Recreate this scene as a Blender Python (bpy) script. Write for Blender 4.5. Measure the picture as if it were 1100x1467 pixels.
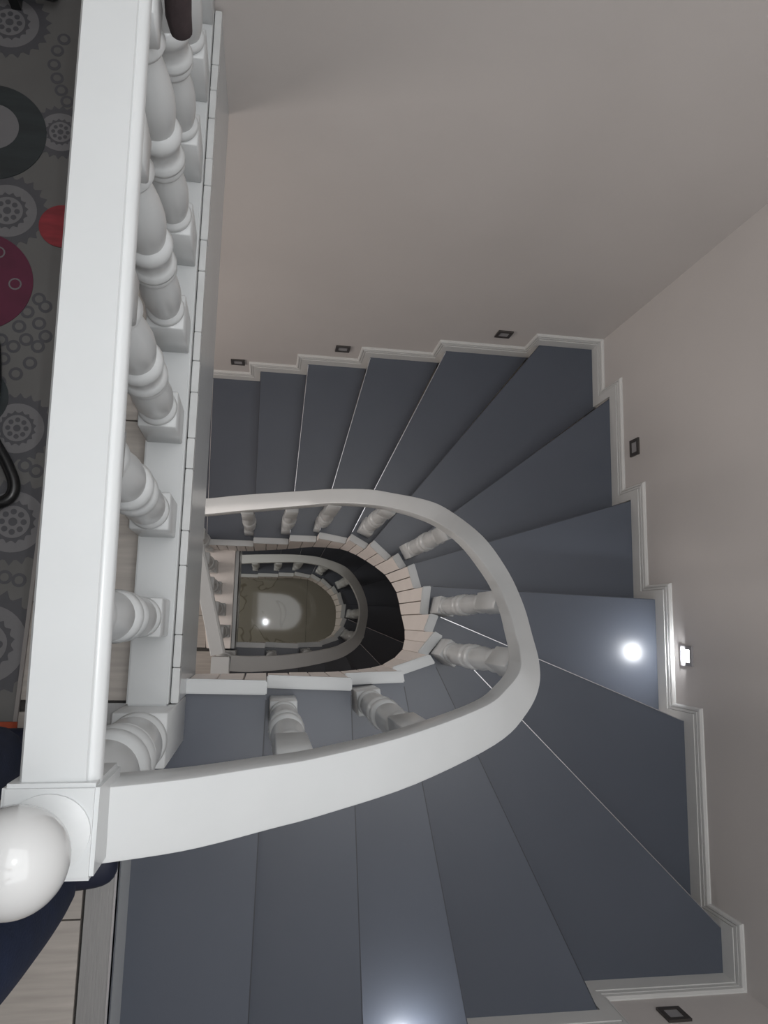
import bpy, bmesh, math, random
from mathutils import Vector, Matrix
random.seed(7)
for o in list(bpy.data.objects): bpy.data.objects.remove(o, do_unlink=True)
S = bpy.context.scene; C = S.collection
PI = math.pi

# ---------------- levels (metres) ----------------
RISE = 0.175; NR = 17; STOREY = RISE*NR          # 2.975
Z0 = 0.0; Z1 = STOREY; Z2 = 2*STOREY             # ground, middle, upper floor
CAM = Vector((0, 0, Z2+1.540))
XE, YN, YS, XW = 1.58, 1.405, -1.14, -3.0         # wall faces
ZC = Z2+2.62

# ---------------- camera ----------------
cam = bpy.data.cameras.new('camera'); co = bpy.data.objects.new('camera', cam); C.objects.link(co)
Rm = Matrix(((0.986759, -0.046028, -0.155526), (0.022067, 0.988071, -0.152412), (0.160686, 0.146961, 0.976003)))
co.matrix_world = Matrix.Translation(CAM) @ Rm.to_4x4()
cam.sensor_fit = 'HORIZONTAL'; cam.sensor_width = 36; cam.lens = 1042.455*36/1100
cam.clip_start = 0.01; cam.clip_end = 60
S.camera = co

# ---------------- world, lights, exposure ----------------
def srgb(r, g, b):
    f = lambda c: (c/255/12.92) if c/255 <= .04045 else ((c/255+.055)/1.055)**2.4
    return (f(r), f(g), f(b), 1)
w = bpy.data.worlds.new('world'); S.world = w; w.use_nodes = True
w.node_tree.nodes['Background'].inputs[0].default_value = (0.75, 0.8, 0.9, 1)
w.node_tree.nodes['Background'].inputs[1].default_value = 0.15
def light(name, kind, loc, energy, color=(1, 1, 1), size=.2, rot=(0, 0, 0), sy=None):
    l = bpy.data.lights.new(name, kind); l.energy = energy; l.color = color
    if kind == 'AREA':
        l.size = size
        if sy: l.shape = 'RECTANGLE'; l.size_y = sy
    else: l.shadow_soft_size = size
    o = bpy.data.objects.new(name, l); o.location = loc; o.rotation_euler = rot; C.objects.link(o); return o
light('phone_flash', 'POINT', CAM+Vector((.022, -.004, .0)), 15.0, (.97, .99, 1), .004)
light('stair_fill_light', 'AREA', (.70, .13, ZC-.06), 58, (.97, .985, 1), 1.7, sy=2.45)  # added soft fill as wide as the stair ceiling, not a real fitting
light('room_ceiling_light', 'AREA', (-1.6, .13, ZC-.06), 6, (.95, .98, 1), 2.3, sy=2.3)
light('middle_room_light', 'AREA', (-2.3, .15, Z1+1.35), 42, (1, .93, .885), 1.2, rot=(0, -PI/2, 0), sy=1.2)
light('ground_fill_light', 'AREA', (-1.35, .15, Z1-.42), 26, (1, .97, .9), .7, sy=.7)  # unseen fill added under the middle slab to brighten the ground floor
S.view_settings.view_transform = 'Standard'; S.view_settings.look = 'None'
S.view_settings.gamma = 1; S.view_settings.use_curve_mapping = False
S.view_settings.exposure = -0.68

# ---------------- materials ----------------
def mat(name, col, rough=.5, metal=0, noise=0, nscale=8, bump=0, bscale=60, emit=0, coat=0, spec=.5, stretch=None):
    m = bpy.data.materials.new(name); m.use_nodes = True; nt = m.node_tree; b = nt.nodes['Principled BSDF']
    b.inputs['Base Color'].default_value = col; b.inputs['Roughness'].default_value = rough
    b.inputs['Metallic'].default_value = metal; b.inputs['Coat Weight'].default_value = coat
    b.inputs['Coat Roughness'].default_value = .15
    b.inputs['Specular IOR Level'].default_value = spec
    tc = nt.nodes.new('ShaderNodeTexCoord'); mp = nt.nodes.new('ShaderNodeMapping'); nt.links.new(tc.outputs['Object'], mp.inputs[0])
    if stretch: mp.inputs['Scale'].default_value = stretch
    if noise:
        n = nt.nodes.new('ShaderNodeTexNoise'); n.inputs['Scale'].default_value = nscale; n.inputs['Detail'].default_value = 4
        nt.links.new(mp.outputs[0], n.inputs['Vector'])
        r = nt.nodes.new('ShaderNodeValToRGB'); nt.links.new(n.outputs[0], r.inputs[0])
        r.color_ramp.elements[0].position = .3; r.color_ramp.elements[1].position = .7
        r.color_ramp.elements[0].color = tuple(c*(1-noise) for c in col[:3])+(1,)
        r.color_ramp.elements[1].color = tuple(min(1, c*(1+noise)) for c in col[:3])+(1,)
        nt.links.new(r.outputs[0], b.inputs['Base Color'])
    if bump:
        n = nt.nodes.new('ShaderNodeTexNoise'); n.inputs['Scale'].default_value = bscale
        nt.links.new(mp.outputs[0], n.inputs['Vector'])
        bp = nt.nodes.new('ShaderNodeBump'); bp.inputs['Strength'].default_value = bump; bp.inputs['Distance'].default_value = .004
        nt.links.new(n.outputs[0], bp.inputs['Height']); nt.links.new(bp.outputs[0], b.inputs['Normal'])
    if emit:
        b.inputs['Emission Color'].default_value = (1, .97, .93, 1); b.inputs['Emission Strength'].default_value = emit
    return m
def marble_mat():
    m = mat('polished_marble', srgb(150, 146, 134), .045, spec=.5)
    nt = m.node_tree; b = nt.nodes['Principled BSDF']
    tc = nt.nodes.new('ShaderNodeTexCoord')
    n = nt.nodes.new('ShaderNodeTexNoise'); n.inputs['Scale'].default_value = 1.3; n.inputs['Detail'].default_value = 3; n.inputs['Distortion'].default_value = .9
    nt.links.new(tc.outputs['Object'], n.inputs['Vector'])
    r = nt.nodes.new('ShaderNodeValToRGB'); e = r.color_ramp.elements
    e[0].position = .485; e[0].color = srgb(144, 141, 131); e[1].position = .505; e[1].color = srgb(152, 149, 138)
    k = r.color_ramp.elements.new(.495); k.color = srgb(112, 106, 94)
    nt.links.new(n.outputs[0], r.inputs[0]); nt.links.new(r.outputs[0], b.inputs['Base Color'])
    return m
M = dict(
    wall=mat('painted_plaster_wall', srgb(200, 195, 192), .5, noise=.035, nscale=1.6, bump=.12, bscale=35),
    ceil=mat('ceiling_paint', srgb(225, 222, 218), .8, noise=.02),
    white=mat('white_gloss_paint', srgb(196, 199, 200), .28, noise=.012, nscale=14, bump=.03, bscale=25),
    skirt=mat('skirting_paint', srgb(208, 208, 206), .35, noise=.012, nscale=10),
    body=mat('step_underside_paint', srgb(215, 208, 202), .5, noise=.02),
    string=mat('string_paint', srgb(232, 225, 220), .45, noise=.03, nscale=9),
    tread=mat('slate_blue_tread', srgb(82, 87, 97), .28, noise=.03, nscale=3, bump=.02, bscale=8, spec=.45),
    strip=mat('silver_edge', srgb(205, 205, 208), .25, metal=.9),
    darkedge=mat('dark_edge', srgb(52, 55, 62), .4, noise=.03),
    alu=mat('brushed_aluminium', srgb(160, 160, 160), .4, metal=.6, noise=.06, nscale=20, stretch=(40, 1, 1)),
    fascia=mat('glossy_fascia_paint', srgb(190, 194, 196), .22, noise=.06, nscale=3, bump=.05, bscale=12),
    trimtile=mat('pale_stone_trim', srgb(196, 198, 198), .35, noise=.07, nscale=18),
    plank=mat('greywashed_oak', srgb(168, 162, 156), .5, noise=.13, nscale=5, stretch=(1.2, 16, 8)),
    slab=mat('floor_slab', srgb(70, 68, 66), .8, noise=.05),
    frame=mat('dark_light_frame', srgb(62, 58, 56), .4, noise=.05),
    lens=mat('frosted_lens', srgb(150, 148, 150), .3, noise=.03),
    lit=mat('lit_lens', srgb(255, 250, 245), .4, emit=22),
    rug=mat('rug_pale_grey', srgb(92, 91, 90), .6, noise=.1, nscale=4),
    rugedge=mat('rug_border', srgb(136, 132, 130), .7, noise=.03),
    gear=mat('rug_mid_grey', srgb(68, 68, 72), .6, noise=.05, nscale=30),
    gear2=mat('rug_light_grey', srgb(102, 101, 103), .6, noise=.04, nscale=30),
    ring=mat('rug_dark_green_grey', srgb(36, 42, 44), .55, noise=.35, nscale=6, stretch=(1, 5, 1)),
    purple=mat('rug_purple', srgb(80, 22, 48), .6, noise=.12, nscale=20),
    red=mat('rug_red', srgb(120, 34, 42), .6, noise=.25, nscale=14, stretch=(1, 5, 1)),
    orange=mat('rug_orange', srgb(150, 62, 34), .7, noise=.1),
    black=mat('black_tube', srgb(14, 15, 17), .3, noise=.05),
    seat=mat('black_seat_cloth', srgb(24, 24, 28), .7, noise=.1, nscale=40),
    brown=mat('dark_brown_cloth', srgb(58, 48, 50), .8, noise=.12, nscale=30, bump=.3, bscale=90),
    jeans=mat('navy_denim', srgb(20, 32, 58), .8, noise=.16, nscale=28, bump=.25, bscale=260),
    shirt=mat('dark_jersey', srgb(24, 24, 30), .85, noise=.1),
    skin=mat('skin', srgb(196, 150, 126), .5, noise=.04),
    hair=mat('dark_hair', srgb(34, 26, 22), .6, noise=.2, nscale=60),
    shoe=mat('dark_shoe', srgb(16, 24, 46), .6, noise=.1),
    marble=marble_mat(),
)

# ---------------- mesh helpers ----------------
def mesh_obj(name, verts, faces, m, parent=None, smooth=False, loc=None):
    me = bpy.data.meshes.new(name); me.from_pydata([tuple(v) for v in verts], [], faces)
    bm = bmesh.new(); bm.from_mesh(me); bmesh.ops.recalc_face_normals(bm, faces=bm.faces); bm.to_mesh(me); bm.free()
    me.materials.append(m)
    if smooth:
        for p in me.polygons: p.use_smooth = True
        me.set_sharp_from_angle(angle=math.radians(38))
    o = bpy.data.objects.new(name, me); C.objects.link(o)
    if parent: o.parent = parent
    if loc is not None: o.location = loc
    return o
def prism_vf(poly, z0, z1):
    """poly xy list; z0/z1 numbers or lists"""
    n = len(poly); a = z0 if isinstance(z0, (list, tuple)) else [z0]*n; b = z1 if isinstance(z1, (list, tuple)) else [z1]*n
    v = [(p[0], p[1], a[i]) for i, p in enumerate(poly)]+[(p[0], p[1], b[i]) for i, p in enumerate(poly)]
    f = [tuple(range(n))[::-1], tuple(range(n, 2*n))]+[(i, (i+1) % n, n+(i+1) % n, n+i) for i in range(n)]
    return v, f
def prism(name, poly, z0, z1, m, parent=None, bev=0):
    v, f = prism_vf(poly, z0, z1); o = mesh_obj(name, v, f, m, parent)
    if bev: bevel(o, bev)
    return o
def bevel(o, w, seg=2):
    bm = bmesh.new(); bm.from_mesh(o.data)
    bmesh.ops.bevel(bm, geom=[e for e in bm.edges if len(e.link_faces) == 2 and e.calc_face_angle(0) > .5], offset=w, segments=seg, affect='EDGES', clamp_overlap=True)
    bm.to_mesh(o.data); bm.free()
    for p in o.data.polygons: p.use_smooth = True
    o.data.set_sharp_from_angle(angle=math.radians(50))
def box(name, x0, x1, y0, y1, z0, z1, m, parent=None, bev=0):
    return prism(name, [(x0, y0), (x1, y0), (x1, y1), (x0, y1)], z0, z1, m, parent, bev)
def sweep(name, pts, sects, m, parent=None, up=Vector((0, 0, 1)), closed_ends=True, smooth=True):
    """pts: Vectors; sects: list per point of (side, up) offsets; side is horizontal to the left of travel"""
    v = []; f = []; n = len(sects[0])
    for i, p in enumerate(pts):
        a = pts[max(i-1, 0)]; b = pts[min(i+1, len(pts)-1)]; t = Vector((b.x-a.x, b.y-a.y, 0)).normalized(); s = Vector((-t.y, t.x, 0))
        for (x, z) in sects[i]: v.append(p+s*x+up*z)
    for i in range(len(pts)-1):
        for k in range(n): f.append((i*n+k, i*n+(k+1) % n, (i+1)*n+(k+1) % n, (i+1)*n+k))
    if closed_ends: f.append(tuple(range(n))); f.append(tuple((len(pts)-1)*n+k for k in range(n)))
    return mesh_obj(name, v, f, m, parent, smooth)
def tube(name, pts, r, m, parent=None, n=10):
    pts = [Vector(p) for p in pts]; v = []; f = []; prev = Vector((.13, .21, .97)).normalized()
    for i, p in enumerate(pts):
        t = (pts[min(i+1, len(pts)-1)]-pts[max(i-1, 0)]).normalized()
        a = (prev-t*prev.dot(t)).normalized(); b = t.cross(a); prev = a
        rr = r[i] if isinstance(r, (list, tuple)) else r
        for k in range(n): v.append(p+a*math.cos(2*PI*k/n)*rr+b*math.sin(2*PI*k/n)*rr)
    for i in range(len(pts)-1):
        for k in range(n): f.append((i*n+k, i*n+(k+1) % n, (i+1)*n+(k+1) % n, (i+1)*n+k))
    f.append(tuple(range(n))); f.append(tuple((len(pts)-1)*n+k for k in range(n)))
    return mesh_obj(name, v, f, m, parent, True)
def empty(name, loc=(0, 0, 0), rz=0):
    o = bpy.data.objects.new(name, None); o.empty_display_size = .1; C.objects.link(o); o.location = loc; o.rotation_euler.z = rz; return o
def tag(o, label=None, cat=None, group=None, kind=None):
    if label: o['label'] = label
    if cat: o['category'] = cat
    if group: o['group'] = group
    if kind: o['kind'] = kind
    return o
def struct(o, label, cat='structure'): return tag(o, label, cat, kind='structure')
def catmull(P, n=6):
    out = []
    for i in range(len(P)-1):
        p0 = P[max(i-1, 0)]; p1 = P[i]; p2 = P[i+1]; p3 = P[min(i+2, len(P)-1)]
        for k in range(n):
            t = k/n
            out.append([.5*(2*b+(c-a)*t+(2*a-5*b+4*c-d)*t*t+(-a+3*b-3*c+d)*t**3) for a, b, c, d in zip(p0, p1, p2, p3)])
    out.append(list(P[-1])); return out

# ---------------- plan of one flight (same for both storeys) ----------------
V = [(-.257, -.160), (.013, -.163), (.227, -.168), (.396, -.160), (.525, -.115), (.591, -.035), (.617, .035), (.628, .150), (.597, .250), (.560, .308), (.478, .380),
     (.394, .426), (.252, .449), (.111, .449), (-.078, .449), (-.340, .449), (-.62, .449)]
Wn = [(-.257, -1.125), (.004, -1.125), (.290, -1.125), (.605, -1.125), (1.045, -1.125), (1.565, -.998), (1.566, -.338), (1.566, .124), (1.566, .565), (1.566, 1.090),
      (1.300, 1.390), (.862, 1.390), (.492, 1.390), (.172, 1.390), (-.085, 1.390), (-.358, 1.390), (-.63, 1.390)]
CORN = {5: (1.566, -1.125), 10: (1.566, 1.390)}
def push(p):   # wall point moved from the skirting face to the wall face
    x, y = p
    if abs(x-1.566) < .004: x = XE-.001
    if abs(y-1.390) < .004: y = YN-.001
    if abs(y+1.125) < .004: y = YS+.001
    return (x, y)
def offset_poly(P, d):
    out = []
    for i in range(len(P)):
        a = Vector(P[max(i-1, 0)]); b = Vector(P[i]); c = Vector(P[min(i+1, len(P)-1)])
        ns = []
        for u, v_ in ((a, b), (b, c)):
            t = v_-u
            if t.length > 1e-6: t.normalize(); ns.append(Vector((-t.y, t.x)))
        n = sum(ns, Vector((0, 0))); n.normalize(); k = 1/max(.5, n.dot(ns[0]))
        out.append(tuple(b+n*d*k))
    return out
Vi = offset_poly(V, .032)
RAIL = [(-.155, -.249, -.163, -.172, .22), (-.075, -.258, -.080, -.178, .62), (.013, -.257, .010, -.179, 1.03), (.088, -.254, .086, -.178, 1.36), (.236, -.240, .232, -.165, 2.0),
        (.414, -.210, .404, -.139, 2.95), (.507, -.176, .483, -.112, 3.55), (.572, -.133, .535, -.084, 4.05), (.614, -.084, .568, -.050, 4.6), (.642, -.030, .592, -.010, 5.2), (.676, .055, .622, .066, 6.1),
        (.688, .155, .632, .148, 7.0), (.662, .280, .604, .258, 8.0), (.608, .392, .560, .346, 9.2), (.540, .447, .508, .392, 9.9), (.450, .490, .438, .432, 10.7),
        (.372, .515, .368, .454, 11.2), (.256, .536, .255, .476, 12.0), (.126, .551, .126, .486, 13.0), (-.129, .560, -.129, .487, 14.3), (-.298, .562, -.298, .487, 15.2), (-.62, .562, -.62, .487, 16.4)]
RH = .76
def rail_pts(z0, n=5): return [(Vector(((p[0]+p[2])/2, (p[1]+p[3])/2, z0-p[4]*RISE+RH)), math.hypot(p[0]-p[2], p[1]-p[3])) for p in catmull(RAIL, n)]
def rail_section(wd, th=.095):
    h = wd/2; c = .005
    return [(-h+c, 0), (h-c, 0), (h-.0012, -.0015), (h, -c), (h-.001, -.078), (h-.004, -.084), (h-.006, -th), (-h+.006, -th), (-h+.004, -.084), (-h+.001, -.078), (-h, -c), (-h+.0012, -.0015)]
# turned profile between the square blocks, t in 0..1 (bottom to top), radius in metres
PROF = [(0, .026), (.010, .034), (.026, .0365), (.042, .034), (.052, .028), (.08, .031), (.13, .0345), (.19, .036), (.25, .0345), (.31, .030), (.345, .026), (.355, .034), (.373, .0375), (.392, .034), (.398, .0375), (.416, .039), (.435, .034),
        (.442, .0315), (.47, .0325), (.505, .033), (.515, .0365), (.545, .0395), (.572, .035), (.582, .029), (.62, .032), (.67, .035), (.72, .0355), (.78, .033), (.84, .029), (.89, .0245), (.92, .0225), (.93, .030), (.95, .034), (.97, .030), (1, .028)]
def baluster_mesh(name, hgt, hb=.15, ht=.12, s=.034, rs=1.0, seg=20, m=None):
    bm = bmesh.new()
    def blk(z0, z1):
        r = bmesh.ops.create_cube(bm, size=1); bmesh.ops.scale(bm, vec=(2*s, 2*s, z1-z0), verts=r['verts']); bmesh.ops.translate(bm, vec=(0, 0, (z0+z1)/2), verts=r['verts'])
        es = list({e for v in r['verts'] for e in v.link_edges}); bmesh.ops.bevel(bm, geom=es, offset=.0025, segments=1, affect='EDGES')
    blk(0, hb); s *= .86; blk(hgt-ht, hgt)
    L = hgt-hb-ht; rows = []
    for t, r in PROF:
        rows.append([bm.verts.new((math.cos(2*PI*k/seg)*r*rs, math.sin(2*PI*k/seg)*r*rs, hb-.002+t*(L+.004))) for k in range(seg)])
    for a, b in zip(rows, rows[1:]):
        for k in range(seg): bm.faces.new((a[k], a[(k+1) % seg], b[(k+1) % seg], b[k])).smooth = True
    me = bpy.data.meshes.new(name); bm.to_mesh(me); bm.free(); me.materials.append(m or M['white']); me.set_sharp_from_angle(angle=math.radians(50)); return me

# ---------------- structure: walls, floors, ceiling ----------------
struct(box('wall_north', XW-.1, XE+.1, YN, YN+.1, Z0-.2, ZC, M['wall']), 'tall pinkish grey plaster wall at the top behind the stairs', 'wall')
struct(box('wall_east', XE, XE+.1, YS-.1, YN, Z0-.2, ZC, M['wall']), 'tall grey plaster wall on the right of the winding stairs', 'wall')
struct(box('wall_south', XW-.1, XE, YS-.1, YS, Z0-.2, ZC, M['wall']), 'grey plaster wall at the bottom edge below the corner step', 'wall')
struct(box('wall_west', XW-.1, XW, YS, YN, Z0-.2, ZC, M['wall']), 'plaster wall at the far left of the rooms', 'wall')
ce = box('ceiling', XW-.1, XE+.1, YS-.1, YN+.1, ZC, ZC+.1, M['ceil']); struct(ce, 'pale ceiling above the stairwell', 'ceiling')

def plank_mesh(L=1.2, W=.188, T=.012):
    o = box('plank', 0, L-.003, 0, W-.0025, -T, 0, M['plank']); bevel(o, .0012, 1); me = o.data; bpy.data.objects.remove(o); return me
def planks(parent, x0, x1, y0, y1, z):
    W = .190; y = y0; r = 0
    while y < y1-.02:
        wd = min(W, y1-y); x = x0-[0, .4, .8][r % 3]
        while x < x1-.01:
            a = max(x, x0); b = min(x+1.2, x1)
            if b-a > .03:
                o = box('plank', a, b-.003, y, y+wd-.003, z-.014, z-random.random()*.0008, M['plank'], parent)
            x += 1.2
        y += W; r += 1
def landing(z, name, poly, label, sunk=.016):
    o = prism(name, poly, z-.36, z-sunk, M['slab']); o.data.materials.append(M['fascia']); o.data.materials.append(M['ceil'])
    for p in o.data.polygons:
        if abs(p.normal.z) < .3: p.material_index = 1
        elif p.normal.z < 0: p.material_index = 2
    struct(o, label, 'floor'); return o
# upper landing: void edge at X = -.17, runs to the north wall
XV = -.163
up = landing(Z2, 'floor', [(XW, YS), (-.257, YS), (-.257, -.163), (XV, -.163), (XV, YN), (XW, YN)], 'upper landing floor of greyish wood planks left of the stairwell')
planks(up, XW+.01, -.312, YS+.01, -.163, Z2)
planks(up, XW+.01, -.252, -.160, YN-.01, Z2)
box('nosing_strip', -.309, -.2535, YS+.01, -.165, Z2-.014, Z2+.002, M['alu'], up)
for k in range(7):   # grooves of the metal nosing as raised ribs
    x = -.302+k*.0062; box('nosing_rib', x, x+.0032, YS+.01, -.262, Z2+.002, Z2+.0034, M['alu'], up)
box('edge_bead', -.2575, -.2535, YS+.01, -.27, Z2-.03, Z2+.006, M['strip'], up)
mid = landing(Z1, 'floor', [(XW, YS), (-.257, YS), (-.257, -.163), (XV, -.163), (XV, .449), (-.63, .449), (-.63, YN), (XW, YN)], 'middle storey floor of warm lit wood planks beside the railing')
mid.name = 'floor.001'
planks(mid, XW+.01, -.262, YS+.01, -.163, Z1)
planks(mid, XW+.01, -.335, -.160, .445, Z1)
planks(mid, XW+.01, -.64, .450, YN-.01, Z1)
gr = box('floor', XW, XE, YS, YN, Z0-.2, Z0-.012, M['slab']); gr.name = 'floor.002'; struct(gr, 'glossy grey marble tile floor at the bottom of the stairwell', 'floor')
for xa in (.419-3.6, .419-2.4, .419-1.2, .419):
    for ya in (-1.75, -.55, .65):
        a = max(xa, XW); b = min(xa+1.2, XE); c = max(ya, YS); d = min(ya+1.2, YN)
        if b-a > .02 and d-c > .02: box('marble_tile', a+.001, b-.001, c+.001, d-.001, Z0-.012, Z0, M['marble'], gr, .0008)

# ---------------- stepped skirting ----------------
# path parameter s along the walls, from the south wall (X=-.257) by the SE and NE corners
SE_, NE_ = XE-(-.257), XE-(-.257)+(YN-YS)
def s_of(p):
    x, y = p
    if abs(y+1.125) < .004 and abs(x-1.566) > .004: return x+.257
    if abs(x-1.566) < .004: return SE_+(y-YS)
    return NE_+(XE-x)
def wall_pt(s, t):
    """point on wall face pushed inwards by t (mitred at the corners)"""
    if s <= SE_: x, y = -.257+s, YS+t; x = min(x, XE-t); return (x, y)
    if s <= NE_: y = YS+(s-SE_); return (XE-t, max(min(y, YN-t), YS+t))
    return (min(XE-(s-NE_), XE-t), YN-t)
HS, WS = .102, .062
PROFS = [(0, .004), (.008, .010), (.018, .011), (.0185, .006), (.0215, .006), (.022, .0125), (.036, .0125), (.0365, .008), (.0395, .008), (.040, .015), (.102, .015)]
def skirting(z0, storey_label):
    Sv = [s_of(p) for p in Wn]
    par = {}
    for side, lab in (('south', 'white stepped skirting board along the bottom wall'), ('east', 'white stepped skirting board along the right wall'), ('north', 'white stepped skirting board along the top wall')):
        e = empty('baseboard_'+side, (0, 0, 0)); struct(e, lab+' '+storey_label, 'skirting'); par[side] = e
    for i in range(1, 17):
        zt = z0-i*RISE; zn = zt-RISE
        sa, sb = Sv[i-1]+WS, Sv[i]+WS
        if i == 1: sa = 0
        stops = [sa]+[c for c in (SE_, NE_) if sa < c < sb]+[sb]
        last = i == 16
        rows = []
        for u, t in PROFS:
            uw = u*WS/HS; path = []
            for k, s in enumerate(stops):
                if s in (SE_, NE_): path.append((s, zt+HS-u))
                else: path.append((s-(uw if (k > 0 or i > 1) else 0), zt+HS-u))
            if not last: path.append((sb-uw, zn+HS-u))
            rows.append(([(*wall_pt(s, t), z) for s, z in path], [(*wall_pt(s, .0), z) for s, z in path]))
        n = len(rows[0][0]); v = []; f = []
        v += rows[0][1]
        for fr, bk in rows: v += fr
        nr = len(rows)+1
        v += rows[-1][1]; nr += 1
        for r in range(nr-1):
            for k in range(n-1): f.append((r*n+k, r*n+k+1, (r+1)*n+k+1, (r+1)*n+k))
        f.append(tuple(r*n for r in range(nr))); f.append(tuple(r*n+n-1 for r in range(nr)))
        mid_s = (sa+sb)/2; side = 'south' if mid_s < SE_-.05 else ('east' if mid_s < NE_-.05 else 'north')
        mesh_obj('skirting_piece', v, f, M['skirt'], par[side])
skirting(Z2, 'of the upper flight'); skirting(Z1, 'of the lower flight')

# ---------------- one flight of stairs ----------------
VSM = catmull([list(p) for p in Vi], 12)
def VS(u):
    u = u*12; k = min(int(u), len(VSM)-2); t = u-k
    return (VSM[k][0]+(VSM[k+1][0]-VSM[k][0])*t, VSM[k][1]+(VSM[k+1][1]-VSM[k][1])*t)
def flight(z0, label):
    st = empty('staircase', (.6, .1, z0-STOREY)); tag(st, label, 'staircase')
    off = Vector((-.6, -.1, -(z0-STOREY)))
    def put(o): o.location = off; return o
    for i in range(1, NR):
        a, b = V[i-1], V[i]; wa, wb = push(Wn[i-1]), push(Wn[i]); zt = z0-i*RISE
        # back edge lies a little under the step above
        def back(p, q, d=.022):
            return (p[0]+q[0]*d, p[1]+q[1]*d)
        if i > 1:
            tx, ty = V[i-1][0]-V[i][0], V[i-1][1]-V[i][1]; l = math.hypot(tx, ty); a2 = back(a, (tx/l, ty/l), .012)
        else: a2 = a
        poly = [a2, b, wb]
        if i in CORN: poly.append(push(CORN[i]))
        poly.append(wa)
        t = put(prism('tread', poly, zt-.03, zt, M['tread'], st))
        # step body: riser and soffit under the tread
        nosing = Vector((wb[0]-b[0], wb[1]-b[1])).normalized(); inn = Vector((-nosing.y, nosing.x))
        if inn.dot(Vector((a[0]-b[0], a[1]-b[1]))) < 0: inn = -inn
        b2 = (b[0]+inn.x*.015, b[1]+inn.y*.015); wb2 = (wb[0]+inn.x*.015, wb[1]+inn.y*.015)
        p2 = [a, b2, wb2]
        if i in CORN: p2.append(push(CORN[i]))
        p2.append(wa); n = len(p2)
        zb = [zt-.14, zt-.14-RISE+.01, zt-.14-RISE+.01]+([zt-.14-RISE*.6] if n == 5 else [])+[zt-.14]
        put(prism('riser', p2, zb, zt-.031, M['body'], st))
        # thin bright metal edge on the nosing
        e0 = Vector(b)+nosing*.012; e1 = Vector(wb)-nosing*.02
        q = [e0+inn*.0022, e0-inn*.0006, e1-inn*.0006, e1+inn*.0022]
        if i in (5, 6, 11, 12, 13, 15) : prism('nosing_edge', [tuple(p) for p in q], zt-.010, zt+.0010, M['strip'], t)
        else: prism('nosing_edge', [tuple(p) for p in q], zt-.010, zt+.0002, M['darkedge'], t)
        # string cap
        ci, cj = Vi[i-1], Vi[i]
        cap = put(prism('string_cap', [a, b, cj, ci], zt+.004, zt+.020, M['white'], st, .003))
        # string panels, each a board with its own joint
        L = math.hypot(b[0]-a[0], b[1]-a[1]); n = max(1, round(L/.058))
        for k in range(n):
            g = min(.0022/L, .1)
            t0, t1 = k/n+g, (k+1)/n-g
            P = lambda A, B, t: (A[0]+(B[0]-A[0])*t, A[1]+(B[1]-A[1])*t)
            q0, q1, r1, r0 = P(a, b, t0), P(a, b, t1), VS(i-1+t1), VS(i-1+t0)
            sh = .003+random.random()*.0015
            r1 = P(r1, q1, sh/.032); r0 = P(r0, q0, sh/.032)
            zbm = lambda t: z0-(i-1+t)*RISE-(.285+.17*min(1, max(0, (i-1+t-1.8)/3.2))+.12*max(0, math.sin(PI*(i-1+t-3)/8) if 3 < i-1+t < 11 else 0))
            put(prism('string_panel', [q0, q1, r1, r0], [zbm(t0), zbm(t1), zbm(t1), zbm(t0)], zt+.0035, M['string'], st))
    return st
flight(Z2, 'upper winding flight with dark slate blue treads and white stepped string')
flight(Z1, 'lower winding flight with dark treads seen deep down through the well')

# ---------------- railings of the flights ----------------
BAL = [(2, .054, -.213), (3, .280, -.202), (5, .592, -.086), (7, .661, .070), (9, .608, .320), (11, .462, .452), (13, .268, .500), (14, .100, .505), (15, -.099, .510)]
def nearest(pts, x, y):
    return min(pts, key=lambda p: (p[0].x-x)**2+(p[0].y-y)**2)[0]
def flight_railing(z0, label, first=True):
    root = empty('stair_railing', (-.2, -.22, z0)); tag(root, label, 'railing')
    off = Vector((.2, .22, -z0))
    P = rail_pts(z0)
    hr = sweep('handrail', [p for p, _ in P], [rail_section(wd) for _, wd in P], M['white'], root); hr.location = off
    for i, x, y in BAL:
        q = nearest(P_ := [(p, 0) for p, _ in P], x, y); zt = z0-i*RISE; h = q.z-.090-zt
        idx = [p for p, _ in P].index(q); a = P[max(0, idx-1)][0]; b = P[min(len(P)-1, idx+1)][0]
        hb = .14; ht = h-.14-.46
        me = baluster_mesh('baluster', h, hb, max(.07, ht), .032, .92)
        o = bpy.data.objects.new('baluster', me); C.objects.link(o); o.parent = root
        o.location = Vector((x, y, zt))+off; o.rotation_euler.z = math.atan2(b.y-a.y, b.x-a.x)
    return root
flight_railing(Z2, 'white curved railing of the upper flight with nine turned balusters')
flight_railing(Z1, 'white curved railing of the lower flight, deep in the well')

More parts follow.
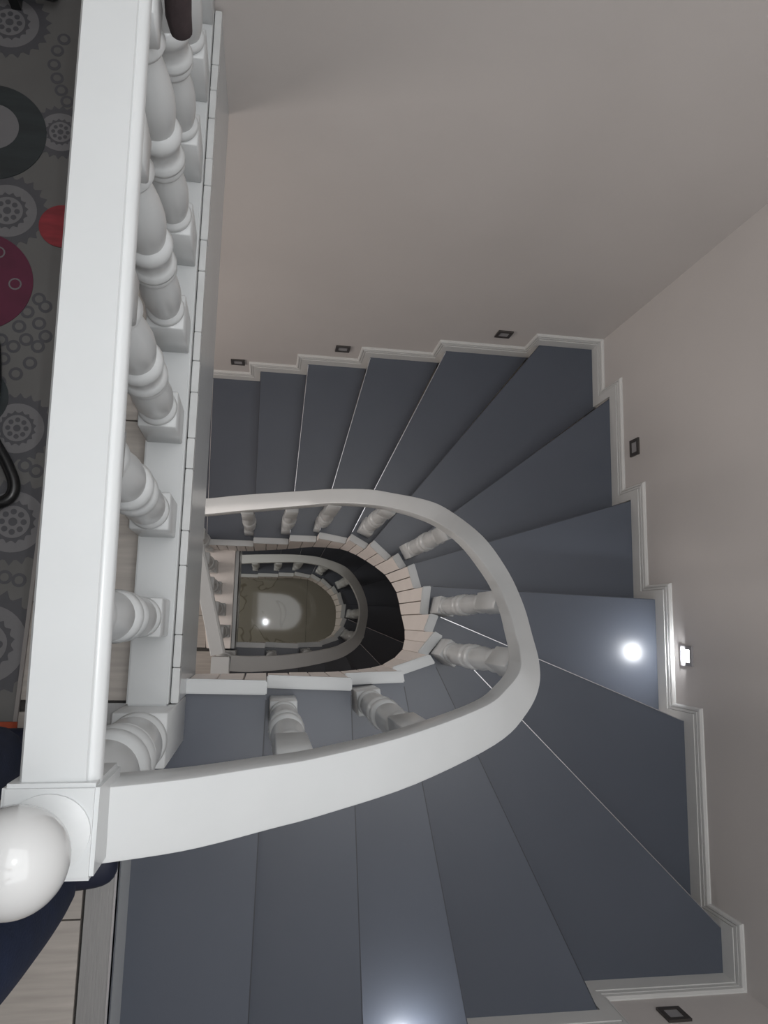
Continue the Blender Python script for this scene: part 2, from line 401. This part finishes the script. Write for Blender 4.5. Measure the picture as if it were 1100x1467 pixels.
# ---------------- newel with ball ----------------
def newel(x, y, z, label, h=.76, sc=1.0, ball=True, cx=.019):
    root = empty('newel_post', (x, y, z)); tag(root, label, 'newel post')
    me = baluster_mesh('post', h+.175, .175+.14, .09, .049*sc, 1.42*sc, 32)
    o = bpy.data.objects.new('post', me); C.objects.link(o); o.parent = root; o.location = (0, 0, -.175)
    # square cap leans slightly outwards of the post as the rail does
    s = .0445*sc; cy = cx*.7
    for v in me.vertices: k = max(0, v.co.z-.3)/(h-.125); v.co.x += cx*k; v.co.y += cy*k
    box('cap_block', cx-s, cx+s, cy-s, cy+s, h-.10, h+.012, M['white'], root, .004)
    if ball:
        prof = [(0, .040), (.004, .0402), (.006, .036), (.010, .030), (.016, .022), (.024, .018), (.030, .020)]
        seg = 32; v = []; f = []
        for zz, r in prof: v += [(cx+math.cos(2*PI*k/seg)*r*sc, .0+cy+math.sin(2*PI*k/seg)*r*sc*.9, h+.012+zz) for k in range(seg)]
        for j in range(len(prof)-1):
            for k in range(seg): f.append((j*seg+k, j*seg+(k+1) % seg, (j+1)*seg+(k+1) % seg, (j+1)*seg+k))
        f.append(tuple(range(seg))); f.append(tuple((len(prof)-1)*seg+k for k in range(seg)))
        mesh_obj('collar', v, f, M['white'], root, True)
        bm = bmesh.new(); bmesh.ops.create_uvsphere(bm, u_segments=48, v_segments=32, radius=.0455*sc)
        for q in bm.faces: q.smooth = True
        me = bpy.data.meshes.new('ball_finial'); bm.to_mesh(me); bm.free(); me.materials.append(M['ball'])
        b = bpy.data.objects.new('ball_finial', me); C.objects.link(b); b.parent = root; b.location = (cx-.007, cy-.004, h+.081)
    return root
M['ball'] = mat('ball_lacquer', srgb(190, 191, 191), .09, noise=.01, coat=.2)
newel(-.213, -.216, Z2, 'thick white newel post topped by a shiny white ball at the landing corner')
newel(-.205, -.222, Z1, 'white newel post of the middle storey at its railing corner', ball=False, cx=.0)

# ---------------- guard railing of the upper landing ----------------
def guard(z, y1, xs, label, bases, tiles=True, h=.76, mid=False, lean=0):
    root = empty('guard_railing', (xs[0], .0, z)); tag(root, label, 'railing'); off = Vector((-xs[0], 0, -z))
    y0 = -.165
    ogee = [(-.040, -.004), (-.037, 0), (.022, 0), (.0235, -.003), (.026, -.003), (.032, -.007), (.034, -.011), (.034, -.022), (.026, -.03), (.022, -.07), (-.022, -.07), (-.026, -.03), (-.039, -.022)]
    # travel north: the left side is west; mirrored so that the bead faces the well
    sect = [(-x, zz) for x, zz in ogee]
    pts = [Vector((xs[0], y0, z+h)), Vector((xs[1], y1, z+h))]
    hr = sweep('handrail', pts, [sect]*2, M['white'], root); hr.location = off
    cb = .03
    if not mid:
        c = box('curb', -.257, -.178, -.167, y1, z-.002, z+cb, M['white'], root, .003); c.location = off
    else:
        c = prism('curb', [(-.33, -.163), (-.19, -.163), (-.19, .448), (-.40, .448)], z-.002, z+cb, M['string'], root, .003); c.location = off
        tr = box('edge_trim', -.188, -.168, -.163, .448, z-.04, z+.012, M['white'], root, .002); tr.location = off
    H_ = h-.066-cb; me = baluster_mesh('baluster', H_, .13, H_-.13-.47, .0355, 1.0, 28)
    for v in me.vertices: v.co.x += lean*v.co.z/H_
    for x, y in bases:
        o = bpy.data.objects.new('baluster', me); C.objects.link(o); o.parent = root; o.location = Vector((x, y, z+cb))+off
    if tiles:
        y = -.165; k = 0; Ls = [.07, .065, .14, .072, .13, .066, .10]
        while y < y1-.01:
            L = Ls[k % len(Ls)]; k += 1; e = min(y+L, y1)
            t = box('trim_tile', -.1765, -.161-random.random()*.0015, y+.0006, e-.0006, z-.02, z+.006-random.random()*.002, M['trimtile'], root, .0012); t.location = off
            y = e
    return root
guard(Z2, YN-.005, (-.187, -.2095), 'straight white guard railing of the upper landing with a row of turned balusters',
      [(-.222+.0015*k, .003+.195*k) for k in range(8)], lean=.014)
for k in range(0): pass
guard(Z1, .50, (-.215, -.385), 'white guard railing on the middle storey running beside the well',
      [(-.232-.0275*k*1.1, -.06+.125*k) for k in range(5)], tiles=False, mid=True)

# ---------------- wall step lights ----------------
def step_light(x, y, z, rz, label, lit=False, sc=1.0):
    root = empty('step_light', (x, y, z), rz); tag(root, label, 'wall light', 'step lights along the stair walls')
    w_, d = .037*sc, .008   # local: y points into the room
    for (a, b, c, e) in ((-w_, w_, w_*.62, w_), (-w_, w_, -w_, -w_*.62), (-w_, -w_*.62, -w_*.62, w_*.62), (w_*.62, w_, -w_*.62, w_*.62)):
        o = box('frame_bar', a, b, 0, d, c, e, M['frame'] if not lit else M['lens'], root)
    o = box('lens', -w_*.62, w_*.62, 0, d*.6, -w_*.62, w_*.62, M['lit'] if lit else M['lens'], root)
    if lit:
        l = bpy.data.lights.new('step_light_lamp', 'AREA'); l.energy = 2.4; l.size = .045; l.color = (.95, .97, 1)
        lo = bpy.data.objects.new('step_light_lamp', l); C.objects.link(lo); lo.parent = root; lo.location = (0, .012, 0); lo.rotation_euler = (math.radians(42), 0, 0)
    return root
dep = lambda d: CAM.z-d
for nm, (x, y, d, rz, lit) in {
    'dark square step light on the bottom wall beside the corner step': (1.266, YS, 2.211, 0, False),
    'glowing step light on the right wall above the bright step': (XE, -.093, 2.571, PI/2, True),
    'dark step light on the right wall, the only unlit one there': (XE, .795, 2.913, PI/2, False),
    'dark step light on the top wall near the stair corner, rightmost there': (1.083, YN, 3.223, PI, False),
    'dark step light in the middle of the three on the top wall': (.336, YN, 3.582, PI, False),
    'dark step light on the top wall closest to the landing edge, leftmost': (-.207, YN, 3.900, PI, False),
    'glowing step light on the bottom wall low above the straight steps': (.42, YS, 1.99, 0, True)}.items():
    step_light(x, y, dep(d), rz, nm, lit)

# ---------------- printed rug on the upper landing ----------------
rug = empty('patterned_rug', (-1.3, .6, Z2)); tag(rug, 'grey rug printed with gears, rings and coloured discs left of the railing', 'rug')
roff = Vector((1.3, -.6, -Z2)); zr = Z2+.006
prism('rug_base', [(-2.2, -.2), (-.466, -.2), (-.418, YN-.03), (-2.2, YN-.03)], Z2, zr, M['rug'], rug).location = roff
prism('rug_border', [(-.466, -.2), (-.459, -.2), (-.411, YN-.03), (-.418, YN-.03)], Z2, zr+.001, M['rugedge'], rug).location = roff
box('orange_end', -2.2, -.459, -.236, -.2005, Z2, zr, M['orange'], rug).location = roff
XRF = lambda y: -.460+.03*y
def clip_poly(P):
    out = []
    for i in range(len(P)):
        a, b = P[i], P[(i+1) % len(P)]; fa, fb = a[0]-XRF(a[1]), b[0]-XRF(b[1]); ia, ib = fa <= 0, fb <= 0
        if ia: out.append(a)
        if ia != ib:
            t = fa/(fa-fb); out.append((a[0]+(b[0]-a[0])*t, a[1]+(b[1]-a[1])*t))
    return out
lay = [0]
def print_poly(name, P, m, zl):
    P = clip_poly(P)
    if len(P) < 3: return
    lay[0] += 1; o = prism(name, P, zr-.0005-lay[0]*1e-6, zr+zl+lay[0]*1.3e-6, m, rug); o.location = roff
def circ(x, y, r, n=40): return [(x+math.cos(2*PI*k/n)*r, y+math.sin(2*PI*k/n)*r) for k in range(n)]
def gearp(x, y, r, teeth=22):
    P = []
    for k in range(teeth):
        for da, rr in ((0, .9), (.12, .9), (.5, 1.03), (.88, .9)):
            a = 2*PI*(k+da)/teeth; P.append((x+math.cos(a)*r*rr, y+math.sin(a)*r*rr))
    return P
def gear(x, y, r):
    print_poly('printed_gear', gearp(x, y, r), M['gear'], .0004)
    print_poly('printed_disc', circ(x, y, r*.72), M['gear2'], .0007)
    print_poly('printed_gear', gearp(x, y, r*.50, 16), M['gear'], .0010)
    print_poly('printed_disc', circ(x, y, r*.38), M['gear2'], .0013)
    for k in range(8): a = 2*PI*k/8; print_poly('printed_dot', circ(x+math.cos(a)*r*.24, y+math.sin(a)*r*.24, r*.07, 12), M['gear'], .0015)
    print_poly('printed_dot', circ(x, y, r*.10, 14), M['gear'], .0015)
for x, y, r in ((-.612, 1.288, .085), (-.575, .845, .082), (-.512, .376, .072), (-.502, .185, .085), (-.530, -.055, .105), (-.485, 1.04, .062), (-.68, .42, .09), (-.78, 1.1, .09), (-.82, .1, .10), (-.8, -.05, .08)):
    gear(x, y, r)
def rings(L, r=.014):
    for x, y in L:
        print_poly('printed_ring', circ(x, y, r, 18), M['gear'], .0004); print_poly('printed_dot', circ(x, y, r*.58, 14), M['rug'], .0009)
rings([(-.497, 1.265), (-.508, 1.235), (-.512, 1.200), (-.503, 1.168), (-.492, 1.14), (-.478, 1.115), (-.495, .655), (-.515, .625), (-.528, .592), (-.512, .565), (-.49, .602), (-.535, .548), (-.552, .520), (-.488, .552), (-.475, .575),
       (-.50, .515), (-.525, .490), (-.555, .470), (-.481, .640), (-.560, .560), (-.49, .300), (-.468, .29), (-.545, .225), (-.565, .195), (-.57, .16), (-.56, .12), (-.54, .09), (-.507, .075), (-.48, .07), (-.55, .30), (-.58, .33)])
for x, y, R, r, m, m2 in ((-.622, 1.022, .110, .053, M['ring'], M['gear2']), (-.60, .435, .066, .03, M['ring'], M['ring'])):
    print_poly('printed_ring', circ(x, y, R, 56), m, .0016); print_poly('printed_disc', circ(x, y+.012, r, 40), m2, .0019)
print_poly('printed_disc', circ(-.617, .683, .108, 56), M['purple'], .0016)
print_poly('printed_disc', circ(-.462, .822, .048, 40), M['red'], .0016)
for k in range(5):
    a = k*1.25; rr = .07; x, y = -.60+math.cos(a)*rr*.8, .683+math.sin(a)*rr
    print_poly('printed_ring', circ(x, y, .013, 14), M['gear2'], .0018); print_poly('printed_dot', circ(x, y, .010, 12), M['purple'], .0021)

# ---------------- black tubular chair on the rug ----------------
ch = empty('tubular_chair', (-.82, .42, Z2+.007)); tag(ch, 'black bent-tube chair frame on the patterned rug at the left edge', 'chair')
def arc3(P, n=5): return [tuple(p) for p in catmull([list(map(float, q)) for q in P], n)]
for s, nm in ((1, 'side_frame'), (-1, 'side_frame')):
    yb = s*.21
    tube('side_frame', arc3([(-.22, yb, .45), (-.05, yb, .455), (.10, yb, .44), (.15, yb, .40), (.17, yb, .25), (.18, yb, .08), (.17, yb, .022), (.10, yb, .012), (-.10, yb, .012), (-.24, yb, .012)]), .011, M['black'], ch)
tube('floor_bar', [(-.24, -.21, .012), (-.24, .21, .012)], .011, M['black'], ch)
tube('front_loop', arc3([(.16, .20, .013), (.24, .16, .013), (.262, .05, .013), (.262, -.05, .013), (.30, -.12, .013), (.318, -.165, .013), (.305, -.195, .013), (.25, -.21, .013), (.16, -.21, .013)]), .012, M['black'], ch)
box('seat', -.24, .14, -.2, .2, .452, .50, M['seat'], ch, .015)
for s in (1, -1): tube('back_post', arc3([(-.22, s*.2, .45), (-.26, s*.2, .55), (-.30, s*.2, .9)]), .011, M['black'], ch)
box('backrest', -.32, -.28, -.2, .2, .62, .9, M['seat'], ch, .012)
tr = empty('low_shelf_rack', (-.72, 1.30, Z2+.007)); tag(tr, 'low dark metal rack bar lying on the rug at the top left', 'rack')
tube('front_bar', [(-.3, .035, .05), (.16, .028, .05), (.2, .04, .03), (.2, .06, .012)], .011, M['black'], tr)
tube('rear_bar', [(-.3, .085, .05), (.18, .085, .05)], .008, M['black'], tr)
for x in (-.28, .12): box('foot', x-.01, x+.01, .02, .09, 0, .05, M['black'], tr)

# ---------------- dark cloth over the guard railing ----------------
def cloth():
    P = [(-.154, .826, -.965), (-.155, .828, -.958), (-.156, .829, -.93), (-.152, .832, -.88), (-.150, .835, -.82), (-.150, .838, -.775), (-.165, .84, -.752), (-.20, .842, -.748), (-.24, .842, -.752), (-.262, .84, -.78), (-.266, .838, -.84), (-.266, .835, -.92)]
    R = [.009, .0155, .018, .0185, .0165, .0145, .014, .014, .014, .015, .016, .012]
    o = tube('hanging_sleeve', [(x+.15, y-.83, z+.95) for x, y, z in P], R, M['brown'], None, 14)
    o.location = (-.15, .83, CAM.z-.95)
    tag(o, 'dark brown cloth hanging beside the white guard railing at the top edge', 'cloth'); return o
cloth()

# ---------------- the person at the landing corner ----------------
def skin_mesh(name, verts, edges, radii, m, parent, sub=2, root=0):
    me = bpy.data.meshes.new(name); me.from_pydata(verts, edges, [])
    o = bpy.data.objects.new(name, me); C.objects.link(o)
    md = o.modifiers.new('skin', 'SKIN'); md.use_smooth_shade = True
    for i, r in enumerate(radii):
        sv = me.skin_vertices[0].data[i]; sv.radius = r if isinstance(r, tuple) else (r, r); sv.use_root = (i == root)
    o.modifiers.new('sub', 'SUBSURF').levels = sub; o.modifiers['sub'].render_levels = sub
    dg = bpy.context.evaluated_depsgraph_get(); ev = o.evaluated_get(dg); nm = bpy.data.meshes.new_from_object(ev)
    bpy.data.objects.remove(o); nm.name = name; nm.materials.clear(); nm.materials.append(m)
    for p in nm.polygons: p.use_smooth = True
    r = bpy.data.objects.new(name, nm); C.objects.link(r); r.parent = parent; return r
PX, PY = -.47, -.37
ps = empty('person', (PX, PY, Z2)); tag(ps, 'person in navy jeans standing behind the ball-topped newel post', 'person')
# local: +x faces the well. left foot towards +y
# trousers
tv = [(0, 0, .90), (0, -.085, .84), (.05, -.09, .66), (.105, -.075, .46), (.115, -.080, .26), (.105, -.085, .085),
      (0, .085, .84), (.02, .10, .66), (.04, .115, .46), (.02, .12, .26), (.0, .12, .085), (-.01, 0, 1.0)]
te = [(0, 1), (1, 2), (2, 3), (3, 4), (4, 5), (0, 6), (6, 7), (7, 8), (8, 9), (9, 10), (0, 11)]
trr = [.13, .10, .092, .078, .070, .072, .10, .09, .076, .068, .070, (.14, .12)]
skin_mesh('trousers', tv, te, trr, M['jeans'], ps)
sv = [(-.01, 0, .97), (.0, 0, 1.14), (.01, 0, 1.30), (.01, 0, 1.40), (.01, .16, 1.40), (.13, .25, 1.26), (.30, .20, 1.44), (.01, -.16, 1.40), (.13, -.25, 1.30), (.30, -.06, 1.46), (.01, 0, 1.46)]
se = [(0, 1), (1, 2), (2, 3), (3, 4), (4, 5), (5, 6), (3, 7), (7, 8), (8, 9), (3, 10)]
skin_mesh('jumper', sv, se, [(.15, .12), (.14, .115), (.15, .12), (.12, .09), .075, .055, .042, .075, .055, .042, .06], M['shirt'], ps)
# body: neck, head, forearms and hands in one skin-coloured surface
bv = [(0, 0, 1.20), (.01, 0, 1.40), (.02, 0, 1.50), (.04, 0, 1.58), (.055, 0, 1.66), (.045, 0, 1.72)]
be = [(0, 1), (1, 2), (2, 3), (3, 4), (4, 5)]; br = [.08, .06, .052, (.085, .075), (.095, .08), (.07, .065)]
for s in (1, -1):
    sh = (.01, s*.16, 1.39); el = (.13, s*.25, 1.26 if s > 0 else 1.30); wr = (.33, .19 if s > 0 else -.05, 1.50); n0 = len(bv)
    pc = (wr[0]+.055, wr[1], wr[2]+.055)
    bv += [sh, el, wr, pc]; be += [(1, n0), (n0, n0+1), (n0+1, n0+2), (n0+2, n0+3)]; br += [.05, .04, .027, (.032, .018)]
    for k in range(4):
        y = (k-1.5)*.017; l = [.030, .036, .033, .026][k]; m0 = len(bv)
        bv += [(pc[0]+.028, pc[1]+y, pc[2]+.014), (pc[0]+.028+l, pc[1]+y*1.05, pc[2]+.016), (pc[0]+.022+l*1.6, pc[1]+y*1.05, pc[2]-.004)]
        be += [(n0+3, m0), (m0, m0+1), (m0+1, m0+2)]; br += [.0095, .0088, .0078]
    m0 = len(bv); bv += [(pc[0]-.005, pc[1]-s*.034, pc[2]-.002), (pc[0]+.025, pc[1]-s*.050, pc[2]+.004)]; be += [(n0+3, m0), (m0, m0+1)]; br += [.012, .0095]
body = skin_mesh('body', bv, be, br, M['skin'], ps)
bm = bmesh.new(); bmesh.ops.create_uvsphere(bm, u_segments=24, v_segments=16, radius=1)
bmesh.ops.scale(bm, vec=(.105, .09, .10), verts=bm.verts)
bmesh.ops.delete(bm, geom=[v for v in bm.verts if v.co.z < -.055 or (v.co.x > .05 and v.co.z < .03)], context='VERTS')
for q in bm.faces: q.smooth = True
me = bpy.data.meshes.new('hair'); bm.to_mesh(me); bm.free(); me.materials.append(M['hair'])
h = bpy.data.objects.new('hair', me); C.objects.link(h); h.parent = ps; h.location = (.035, 0, 1.69); md = h.modifiers.new('s', 'SOLIDIFY'); md.thickness = .012
for s in (1, -1):
    e = bpy.data.meshes.new('eye'); bm = bmesh.new(); bmesh.ops.create_uvsphere(bm, u_segments=10, v_segments=8, radius=.010); bm.to_mesh(e); bm.free(); e.materials.append(M['black'])
    o = bpy.data.objects.new('eye', e); C.objects.link(o); o.parent = ps; o.location = (.122, s*.03, 1.655)
    ear = bpy.data.meshes.new('ear'); bm = bmesh.new(); bmesh.ops.create_uvsphere(bm, u_segments=10, v_segments=8, radius=.022); bmesh.ops.scale(bm, vec=(.7, .35, 1.2), verts=bm.verts); bm.to_mesh(ear); bm.free(); ear.materials.append(M['skin'])
    o = bpy.data.objects.new('ear', ear); C.objects.link(o); o.parent = ps; o.location = (.035, s*.080, 1.645)
nb = bmesh.new(); bmesh.ops.create_cone(nb, segments=8, radius1=.017, radius2=.006, depth=.045, cap_ends=True); me = bpy.data.meshes.new('nose'); nb.to_mesh(me); nb.free(); me.materials.append(M['skin'])
o = bpy.data.objects.new('nose', me); C.objects.link(o); o.parent = ps; o.location = (.138, 0, 1.63); o.rotation_euler = (0, math.radians(-12), 0)
box('mouth', .118, .134, -.022, .022, 1.588, 1.597, M['purple'], ps, .003)
for s, ty in ((1, .12), (-1, -.085)):
    fx = .045 if s < 0 else .0
    skin_mesh('shoe', [(fx-.05, ty, .045), (fx+.04, ty, .045), (fx+.13, ty, .035), (fx+.18, ty, .030)], [(0, 1), (1, 2), (2, 3)], [(.045, .04), (.048, .042), (.045, .034), (.036, .026)], M['shoe'], ps)
